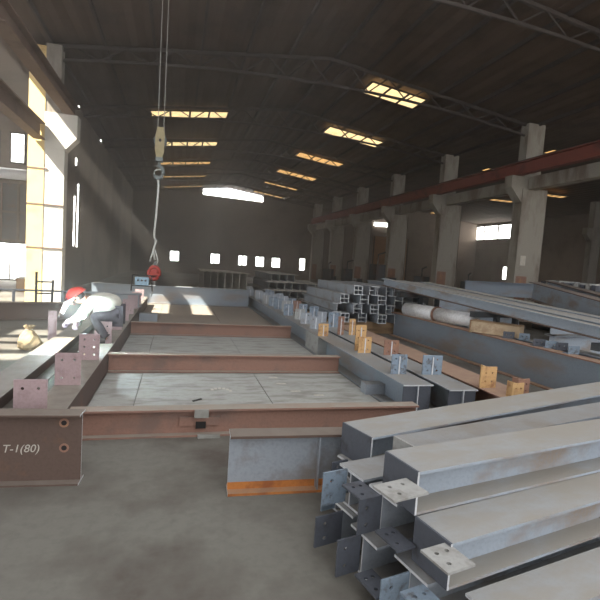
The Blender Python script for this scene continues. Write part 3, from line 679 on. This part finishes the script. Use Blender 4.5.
# ------------------------------------------------------------------ distant stacks
src = None
for k in range(7):
    p0 = Vector((1.35+k*0.36, 24.2-0.1*k, 0.0))
    lab = 'far grey plate girder standing on edge beyond the bed, %s from the left' % (['first', 'second', 'third', 'fourth', 'fifth', 'sixth', 'seventh'][k])
    if src is None:
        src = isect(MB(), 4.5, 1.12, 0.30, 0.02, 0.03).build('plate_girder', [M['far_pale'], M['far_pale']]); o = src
        tag(o, lab, 'steel girder', 'plate girders in the far row')
    else: o = src.copy(); COL.objects.link(o); o['label'] = lab
    o.location = p0; o.rotation_euler = (0.0, 0, math.pi/2+0.02*k)
src = None
for r in range(3):
    for c in range(7 if r < 2 else 4):
        lab = 'far H-beam end in the dark stack beyond the long beams, %s row, %s' % (['bottom', 'middle', 'top'][r], ['first', 'second', 'third', 'fourth', 'fifth', 'sixth', 'seventh'][c])
        if src is None:
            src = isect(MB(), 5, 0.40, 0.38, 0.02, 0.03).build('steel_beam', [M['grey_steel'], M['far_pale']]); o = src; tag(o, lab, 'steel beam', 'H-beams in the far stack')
        else: o = src.copy(); COL.objects.link(o); o['label'] = lab
        o.location = (4.35+c*0.40+0.12*r, 22.4+.1*r, 0.02+r*0.41); o.rotation_euler = (0, 0, math.pi/2)

# ------------------------------------------------------------------ dark machines and clutter by the right columns
for k, (px, py, D_, s, lab) in enumerate(((352, 280, 30, 1.3, 'between the fourth and fifth right columns'), (383, 282, 27, 1.6, 'under the tan board wall'), (425, 284, 26, 1.2, 'between the second and third right columns'), (470, 282, 27, 1.1, 'behind the second right column'), (330, 276, 36, 1.2, 'far down by the dim columns'))):
    q = at(px, py, D=D_); q.z = 0
    t = thing('machine', 'dark workshop machine '+lab, 'machine', q, (0, 0, .2*k), 'dark machines in the side bay')
    MB().box(-s*.6, s*.6, -.5, .5, 0, .5*s).build('base', M['machine'], t)
    MB().box(-s*.5, -s*.1, -.35, .35, .5*s, 1.3*s).build('headstock', M['machine'], t)
    MB().box(s*.2, s*.45, -.3, .3, .5*s, .85*s).build('tailstock', M['machine'], t)
    MB().tube([(-s*.1, 0, .8*s), (s*.25, 0, .75*s)], .12, 12).build('spindle', M['pale_plate'], t)
    MB().tube([(-s*.3, 0, 1.3*s), (-s*.3, 0, 1.65*s), (0, 0, 1.75*s)], .05, 8).build('lamp_arm', M['machine'], t)
a = at(374, 236, Y=38); b = at(397, 262, Y=38)
t = thing('partition', 'tan board partition seen between the second and third right columns', 'partition', (a.x, 38, 0))
MB().box(0, 3.4, 0, .1, 0, a.z).build('board', M['tan_wall'], t)
for x in (0, 1.7, 3.3): MB().box(x, x+.1, -.06, 0, 0, a.z).build('post', M['truss'], t)
# dark pile at far right under the side bay
for k, (px, py, D_, w, lab) in enumerate(((562, 284, 17, 1.6, 'behind the pale girder'), (590, 287, 15, 1.4, 'at the right edge'))):
    q = at(px, py, D=D_)
    t = thing('scrap_bundle', 'bundle of grey offcuts '+lab, 'scrap bundle', (q.x, q.y, 0), (0, 0, .3), 'scrap bundles')
    MB().box(-w/2, w/2, -.5, .5, 0, q.z-.1).build('crate', M['machine'], t)
    for j in range(5):
        MB().box(-w/2+.1, w/2-.1*j, -.45+.18*j, -.33+.18*j, q.z-.1, q.z+.06+.05*(j % 2)).build('offcut', M['pale_plate'] if j % 2 else M['dark_plate'], t)

# ------------------------------------------------------------------ left side: handrail, ladder, post, sack, pipe
t = thing('handrail', 'thin grey handrail on posts running behind the welder', 'handrail', (-6.5, 13.4, 0))
MB().tube([(0, 0, .62), (5.6, 0.1, .66)], 0.028, 8).build('top_rail', M['grey_steel'], t)
MB().tube([(0, 0, .30), (5.6, 0.1, .32)], 0.018, 8).build('lower_rail', M['grey_steel'], t)
for x in (0.1, 1.3, 2.45, 3.6, 4.6, 5.5): MB().tube([(x, 0, 0), (x, 0, .66)], 0.035, 8).build('post', M['grey_steel'], t)
q = at(38, 303, Y=13.1); q.z = 0
t = thing('ladder_frame', 'small grey step frame standing at the handrail beside the lit column', 'step frame', (q.x-.05, 13.1, 0), (0, 0, 0))
for x in (0, .36): MB().tube([(x, 0, 0), (x, 0.12*(x > 0), 1.15 if x == 0 else .95)], 0.03, 8).build('upright', M['machine'], t)
for z in (.3, .6, .9): MB().tube([(0, 0, z), (.36, .1, z)], 0.02, 8).build('rung', M['machine'], t)
q = at(56, 352, z=0)
t = thing('steel_post', 'short pinkish steel post standing left of the upright plates', 'post', q, (0, 0, .2))
isect(MB(), .72, .13, .13, .012, .014, Matrix.Rotation(-math.pi/2, 4, 'Y')).build('shaft', [M['pink_plate'], M['pale_plate']], t)
MB().box(-.17, .04, -.1, .1, 0, .015).build('base_plate', M['pink_plate'], t)
q = at(29, 349, z=0)
t = thing('sack', 'crumpled tan sack on the sunlit floor left of the steel post', 'sack', q)
mb = MB(); N = 14
prof = [(0.14, 0), (.19, .05), (.185, .14), (.14, .24), (.09, .31), (.05, .35), (.09, .40), (.05, .42)]
pts = []
for j, (r, z) in enumerate(prof):
    for k in range(N):
        a = 2*math.pi*k/N; rr = r*(1+.16*math.sin(3*a+j)+.08*math.sin(7*a+2*j)); pts.append((rr*math.cos(a), rr*.8*math.sin(a), z+.015*math.sin(5*a)))
fs = [(j*N+k, j*N+(k+1) % N, (j+1)*N+(k+1) % N, (j+1)*N+k) for j in range(len(prof)-1) for k in range(N)]+[tuple(range(N))[::-1], tuple(range((len(prof)-1)*N, len(prof)*N))]
mb.poly(pts, fs); mb.build('bag', M['sack'], t)
MB().tube([(.05*math.cos(a*.8), .04*math.sin(a*.8), .35) for a in range(9)], .012, 6).build('tie', M['chalk'], t)
t = thing('duct_pipe', 'thick bright horizontal pipe high on the left aisle wall', 'pipe', (-10.5, YC-.35, 5.22))
MB().tube([(0, 0, 0), (5.2, 0, 0)], 0.26, 20).build('pipe', M['alu'], t, True)
for x in (1.2, 3.4): MB().box(x-.04, x+.04, -.3, .34, -.3, .3).build('bracket', M['truss'], t)
q = at(12, 268, Y=19)
t = thing('workbench', 'low pale cabinet by the glaring opening at the left edge', 'cabinet', (q.x-.15, 20, 0))
MB().box(0, 1.0, 0, .6, 0, .50).build('cabinet_body', M['wood'], t); MB().box(-.03, 1.03, -.03, .63, .50, .55).build('top', M['pale_plate'], t)
for x in (0.02, .52): MB().box(x, x+.45, -.02, 0, .14, .46).build('door', M['wood'], t)
# odd blocks at the end of the left girder
for k, (px, py, w, h, mat, lab) in enumerate(((148, 322, .45, .22, 'grey_steel', 'grey steel block at the far left corner of the bed'), (126, 318, .28, .34, 'pink_plate', 'pinkish steel block between the welder and the bed'))):
    q = at(px, py, z=0) if k == 0 else at(px, py, z=.32)
    if k == 0:
        o = MB().box(-w/2, w/2, 0, .3, 0, h).build('steel_block', M[mat]); o.location = q; tag(o, lab, 'steel block')

# ------------------------------------------------------------------ crane hook, sling and what hangs from it
hk = at(160, 150, D=11.8)
t = thing('crane_hook', 'yellow and grey crane hook block hanging on two wire ropes', 'crane hook', hk); t.scale = (.8, .8, 1)
u = 11.8/F   # metres per photo pixel at that distance
topz = roofz(hk.x)-0.3-hk.z
for sx in (-1, 1): MB().tube([(sx*.09, 0, .5), (sx*.09-0.02, 0, topz)], 0.012, 6).build('wire_rope', M['cable'], t)
MB().prism([(-.10, .55), (.09, .55), (.13, .40), (.13, -.02), (.06, -.22), (-.09, -.22), (-.15, -.05), (-.15, .30)], -.13, -.10).build('side_plate', M['hook_yellow'], t)
MB().prism([(-.10, .55), (.09, .55), (.13, .40), (.13, -.02), (.06, -.22), (-.09, -.22), (-.15, -.05), (-.15, .30)], .10, .13).build('side_plate', M['hook_yellow'], t)
MB().tube([(0, -.09, .22), (0, .09, .22)], 0.20, 24).build('sheave', M['hook_grey'], t, True)
MB().tube([(0, -.16, .22), (0, .16, .22)], 0.04, 12).build('axle', M['truss'], t, True)
MB().box(-.12, .10, -.14, .14, -.30, -.2).build('crosshead', M['hook_grey'], t)
pts = [(0, 0, -.28), (.0, 0, -.38)]
for k in range(15):
    a = math.radians(100-k*19); pts.append((-.02+.15*math.cos(a), 0, -.56+.15*math.sin(a)))
MB().tube(pts, .04, 10, rs=[.04]*3+[.045+.018*math.sin(k/13*math.pi) for k in range(12)]+[.03, .015]).build('hook', M['hook_grey'], t, True)
lo = at(153, 262, D=11.7)-hk
t2 = thing('lifting_sling', 'long white sling rope hanging from the crane hook', 'sling', hk+Vector((0, 0, -.62)))
e = lo-Vector((0, 0, -.62))
MB().tube([(-.02, 0, -.04), (0.0, 0, -.3), (-.02, 0, -.9), (-.06, 0, -1.6), (e.x+.04, 0, e.z+.55), (e.x-.02, 0, e.z+.3), (e.x+.02, 0, e.z+.05)], .026, 8).build('rope', M['sling'], t2, True)
MB().tube([(e.x+.02, 0, e.z+.32), (e.x+.10, 0, e.z+.05), (e.x+.08, 0, e.z-.05)], .018, 8).build('loop', M['sling'], t2, True)
MB().tube([(e.x-.02, 0, e.z+.3), (e.x-.1, 0, e.z+.0)], .018, 8).build('loop', M['sling'], t2, True)
MB().tube([(0.12*math.cos(a/2), 0, .03+.1*math.sin(a/2)) for a in range(13)], .016, 8).build('eye', M['sling'], t2, True)
c0 = at(154, 273, D=11.7)
t = thing('lifting_clamp', 'round red lifting clamp hanging at the end of the white sling', 'lifting clamp', c0)
ring = [(.13*math.cos(a*math.pi/8), 0, .16*math.sin(a*math.pi/8)) for a in range(17)]
MB().tube(ring, .045, 8).build('ring', M['red'], t, True)
MB().prism([(-.1, -.08), (.1, -.08), (.07, .1), (-.07, .1)], -.05, .05).build('jaw', M['red'], t)
MB().tube([(0, 0, .14), (0.02, 0, .3)], .03, 8).build('shackle', M['hook_grey'], t, True)
MB().tube([(.03, 0, -.16), (0.0, 0, -.42), (-.05, 0, -.62)], .012, 6).build('tag_line', M['cable'], t, True)
c0 = at(142, 281, D=11.45)
t = thing('control_box', 'pale blue crane control box in a dark frame left of the red clamp', 'control box', c0)
MB().box(-.16, .16, -.1, .1, -.10, .10).build('case', M['box_blue'], t)
for x in (-.09, 0, .09): MB().tube([(x, -.12, .02), (x, -.1, .02)], .025, 10).build('button', M['machine'], t)
fr = MB()
for x in (-.25, .25):
    fr.tube([(x, 0, -.25), (x*.9, 0, .14)], .018, 6)
fr.tube([(-.23, 0, .14), (.23, 0, .14)], .018, 6); fr.tube([(-.25, 0, -.12), (.25, 0, -.12)], .015, 6); fr.tube([(.2, 0, .14), (.34, 0.1, .16)], .012, 6)
fr.build('frame', M['truss'], t)

# ------------------------------------------------------------------ welder
def skinmesh(name, verts, edges, radii, mat, parent, root=0, levels=1):
    me = bpy.data.meshes.new(name); me.from_pydata(verts, edges, []); me.update()
    o = bpy.data.objects.new(name, me); COL.objects.link(o)
    sk = o.modifiers.new('skin', 'SKIN'); sk.use_smooth_shade = True
    for i, v in enumerate(me.skin_vertices[0].data):
        r = radii[i]; v.radius = (r, r) if not isinstance(r, tuple) else r
        v.use_root = (i == root)
    ss = o.modifiers.new('sub', 'SUBSURF'); ss.levels = levels; ss.render_levels = levels
    dg = bpy.context.evaluated_depsgraph_get(); dg.update()
    nm = bpy.data.meshes.new_from_object(o.evaluated_get(dg)); bpy.data.objects.remove(o)
    nm.materials.clear(); nm.materials.append(mat)
    for p in nm.polygons: p.use_smooth = True
    r = bpy.data.objects.new(name, nm); COL.objects.link(r); r.parent = parent; return r
# joints in the figure's own frame: origin between the feet on the girder tops, faces -x
wl = Vector((-1.16, 8.15, 0.30))
per = thing('person', 'welder in a red hard hat and pale jacket bending over the girder', 'person', wl); per.scale = (1.06, 1.06, 1.06)
J = dict(pelvis=(.18, .0, .46), belly=(.10, 0, .58), chest=(-.08, -.02, .66), neck=(-.22, -.04, .65), head=(-.32, -.06, .66), crown=(-.38, -.08, .70),
         lsh=(-.13, -.20, .64), lel=(-.28, -.32, .40), lwr=(-.42, -.17, .32), rsh=(-.11, .17, .65), rel=(-.24, .25, .48), rwr=(-.34, .08, .30),
         lhip=(.17, -.10, .43), lkn=(-.10, -.24, .42), lan=(.10, -.20, .08), lto=(-.10, -.23, .04),
         rhip=(.17, .10, .43), rkn=(-.12, .22, .42), ran=(.06, .18, .08), rto=(-.14, .2, .04))
def V(n): return Vector(J[n])
names = ['pelvis', 'belly', 'chest', 'neck', 'head', 'crown', 'lsh', 'lel', 'lwr', 'rsh', 'rel', 'rwr', 'lhip', 'lkn', 'lan', 'lto', 'rhip', 'rkn', 'ran', 'rto']
rad = [.13, .13, .14, .06, .095, .08, .065, .048, .034, .065, .048, .034, .095, .062, .042, .035, .095, .062, .042, .035]
idx = {n_: i for i, n_ in enumerate(names)}
E_ = [('pelvis', 'belly'), ('belly', 'chest'), ('chest', 'neck'), ('neck', 'head'), ('head', 'crown'), ('chest', 'lsh'), ('lsh', 'lel'), ('lel', 'lwr'), ('chest', 'rsh'), ('rsh', 'rel'), ('rel', 'rwr'), ('pelvis', 'lhip'), ('lhip', 'lkn'), ('lkn', 'lan'), ('lan', 'lto'), ('pelvis', 'rhip'), ('rhip', 'rkn'), ('rkn', 'ran'), ('ran', 'rto')]
skinmesh('body', [V(n_) for n_ in names], [(idx[a], idx[b]) for a, b in E_], rad, M['skin'], per, 0, 2)
# clothes
jn = ['pelvis', 'belly', 'chest', 'neckb', 'lsh', 'lel', 'lcuff', 'rsh', 'rel', 'rcuff']
J['neckb'] = tuple(V('chest').lerp(V('neck'), .7)); J['lcuff'] = tuple(V('lel').lerp(V('lwr'), .85)); J['rcuff'] = tuple(V('rel').lerp(V('rwr'), .85))
ix = {n_: i for i, n_ in enumerate(jn)}
skinmesh('jacket', [V(n_) for n_ in jn], [(ix[a], ix[b]) for a, b in (('pelvis', 'belly'), ('belly', 'chest'), ('chest', 'neckb'), ('chest', 'lsh'), ('lsh', 'lel'), ('lel', 'lcuff'), ('chest', 'rsh'), ('rsh', 'rel'), ('rel', 'rcuff'))],
         [.20, .25, .25, .12, .095, .070, .052, .095, .070, .052], M['jacket'], per, 0, 2)
tn = ['pelvis', 'lhip', 'lkn', 'lan', 'rhip', 'rkn', 'ran']; ix = {n_: i for i, n_ in enumerate(tn)}
skinmesh('trousers', [V(n_)-Vector((0, 0, .02*(n_ == 'pelvis'))) for n_ in tn], [(ix[a], ix[b]) for a, b in (('pelvis', 'lhip'), ('lhip', 'lkn'), ('lkn', 'lan'), ('pelvis', 'rhip'), ('rhip', 'rkn'), ('rkn', 'ran'))],
         [.165, .12, .085, .062, .12, .085, .062], M['trousers'], per, 0, 2)
for s in 'lr':
    a, b = V(s+'an'), V(s+'to'); skinmesh('boot', [a+Vector((.04, 0, -.02)), a+Vector((0, 0, .06)), a.lerp(b, .5)-Vector((0, 0, .01)), b+Vector((-.04, 0, 0))], [(1, 0), (0, 2), (2, 3)], [.055, .055, .052, .042], M['boot'], per, 0, 2)
# gloves with five fingers each, curled round the electrode holder
for s, sg in (('l', -1), ('r', 1)):
    w0 = V(s+'wr'); el = V(s+'el'); d = (w0-el).normalized(); side = d.cross(Vector((0, 0, 1))).normalized()*sg; nrm = d.cross(side).normalized()
    if nrm.z > 0: nrm = -nrm
    vs = [w0-d*.05, w0, w0+d*.05, w0+d*.09]; es = [(0, 1), (1, 2), (2, 3)]; rr = [.048, .036, .042, .036]
    for k, ln in enumerate((.070, .082, .076, .058)):
        o_ = side*(.033-.022*k); b_ = w0+d*.10+o_
        i0 = len(vs); vs += [b_, b_+d*ln*.45+nrm*.01, b_+d*ln*.6+nrm*ln*.45, b_+d*ln*.35+nrm*ln*.75]; rr += [.012, .0115, .011, .009]
        es += [(3, i0), (i0, i0+1), (i0+1, i0+2), (i0+2, i0+3)]
    i0 = len(vs); b_ = w0+d*.04+side*.045; vs += [b_, b_+d*.035+side*.012+nrm*.02, b_+d*.06+nrm*.045]; rr += [.015, .013, .011]; es += [(1, i0), (i0, i0+1), (i0+1, i0+2)]
    skinmesh('glove', vs, es, rr, M['glove'], per, 1, 1)
# face under the hat: eyes, nose, mouth, ears, hair
hd = V('head'); fx = Vector((-.80, -.10, -.58)).normalized(); upv = Vector((-.60, -.06, .80)).normalized(); upv = (upv-fx*upv.dot(fx)).normalized(); sd_ = fx.cross(upv)
hc = V('head').lerp(V('crown'), .45)
HT = Matrix((sd_, fx, upv)).transposed().to_4x4(); HT.translation = hc
def ell(cx, cy, cz, rx, ry, rz, n1=16, n2=10, z0=-1.0, T=HT):
    mb = MB(); pts = []; fs = []
    for j in range(n2+1):
        ph = math.asin(z0)+(math.pi/2-math.asin(z0))*j/n2
        for k in range(n1):
            th = 2*math.pi*k/n1; pts.append((cx+rx*math.cos(ph)*math.cos(th), cy+ry*math.cos(ph)*math.sin(th), cz+rz*math.sin(ph)))
    for j in range(n2):
        for k in range(n1): fs.append((j*n1+k, j*n1+(k+1) % n1, (j+1)*n1+(k+1) % n1, (j+1)*n1+k))
    fs.append(tuple(range(n1))[::-1]); return mb.poly(pts, fs, 0, T)
for sx in (-1, 1):
    ell(sx*.032, .095, 0.0, .014, .008, .008, 8, 6).build('eye', M['hair'], per, True)
    ell(sx*.100, -.005, -.01, .012, .022, .032, 8, 6).build('ear', M['skin'], per, True)
ell(0, .112, -.03, .013, .02, .022, 8, 6).build('nose', M['skin'], per, True)
ell(0, .092, -.065, .026, .008, .008, 8, 6).build('mouth', M['red'], per, True)
ell(0, -.03, .0, .098, .088, .085, 14, 8, -.6).build('hair', M['hair'], per, True)
hat = ell(0, -.005, .045, .128, .152, .115, 24, 10, 0.0)
hat.tube([HT @ Vector((.135*math.cos(a*math.pi/12), -.005+.162*math.sin(a*math.pi/12), .045)) for a in range(25)], .010, 6)
hat.tube([HT @ Vector((0, -.15+.03*a, .045+.112*math.sin(math.pi*(a+.5)/11))) for a in range(11)], .012, 6)
hat.build('hard_hat', M['helmet'], per, True)
# hand-held welding mask, electrode holder and arc (held things)
mk0 = wl+Vector((-.47, -.16, .60))
t = thing('welding_mask', 'white curved welding mask held in front of the bent welder face', 'welding mask', mk0, (0.0, 0.55, 0.25))
mb = MB(); pts = []; fs = []
for j in range(7):
    for k in range(9):
        a = math.radians(-62+124*k/8); z = -.16+.31*j/6; r = .13-.012*abs(j-3); pts.append((-r*math.cos(a)+.05, r*math.sin(a), z)); 
for j in range(6):
    for k in range(8): fs.append((j*9+k, j*9+k+1, (j+1)*9+k+1, (j+1)*9+k))
mb.poly(pts, fs); mk = mb.build('shell', M['mask'], t, True); so_ = mk.modifiers.new('thick', 'SOLIDIFY'); so_.thickness = .004
MB().box(-.092, -.082, -.05, .05, .03, .08).build('visor', M['hair'], t)
MB().tube([(-.05, 0, -.12), (-.02, 0, -.25)], .013, 8).build('handle', M['machine'], t, True)
ap = at(82, 315, D=6.95)
rh = wl+V('rwr')
t = thing('electrode_holder', 'electrode holder in the gloved hand of the welder', 'electrode holder', ap)
dr = (rh+Vector((0, 0, -.05))-ap)
MB().tube([dr*.35, dr], .016, 8).build('handle', M['machine'], t, True)
MB().tube([Vector((0, 0, 0)), dr*.38], .004, 6).build('electrode', M['cut'], t, True)
o = bpy.data.objects.new('welding_arc', None)
bpy.data.objects.remove(o)
me = ell(0, 0, 0, .06, .06, .06, 12, 10, -1, None); arc = me.build('arc_spark', M['arc'], t, True)
ld = bpy.data.lights.new('arc_light', 'POINT'); ld.energy = 70; ld.color = (.7, .92, 1); ld.shadow_soft_size = .05
lo_ = bpy.data.objects.new('arc_light', ld); COL.objects.link(lo_); lo_.location = ap+Vector((-.05, -.09, .05))

# ------------------------------------------------------------------ thin smoke haze inside the hall
hz = MB().box(-23.5, 35.5, 5.5, 49.6, 0.02, 7.9)
mt = bpy.data.materials.new('smoke haze'); mt.use_nodes = True; nt = mt.node_tree; nt.nodes.clear()
vs = nt.nodes.new('ShaderNodeVolumeScatter'); oo = nt.nodes.new('ShaderNodeOutputMaterial'); nt.links.new(vs.outputs[0], oo.inputs['Volume'])
vs.inputs['Density'].default_value = 0.006; vs.inputs['Anisotropy'].default_value = 0.6; vs.inputs['Color'].default_value = (1.0, 0.91, 0.82, 1)
o = hz.build('smoke_haze', mt); tag(o, 'thin grey welding smoke hanging in the whole hall', 'smoke', kind='stuff')
hz = MB().box(-4.55, 3.0, 6.5, 40, 0.03, 7.85)
mt2 = mt.copy(); mt2.name = 'welding fume'; mt2.node_tree.nodes['Volume Scatter'].inputs['Density'].default_value = 0.015
o = hz.build('smoke_plume', mt2); tag(o, 'denser pale welding fume drifting over the left half of the hall', 'smoke', kind='stuff')
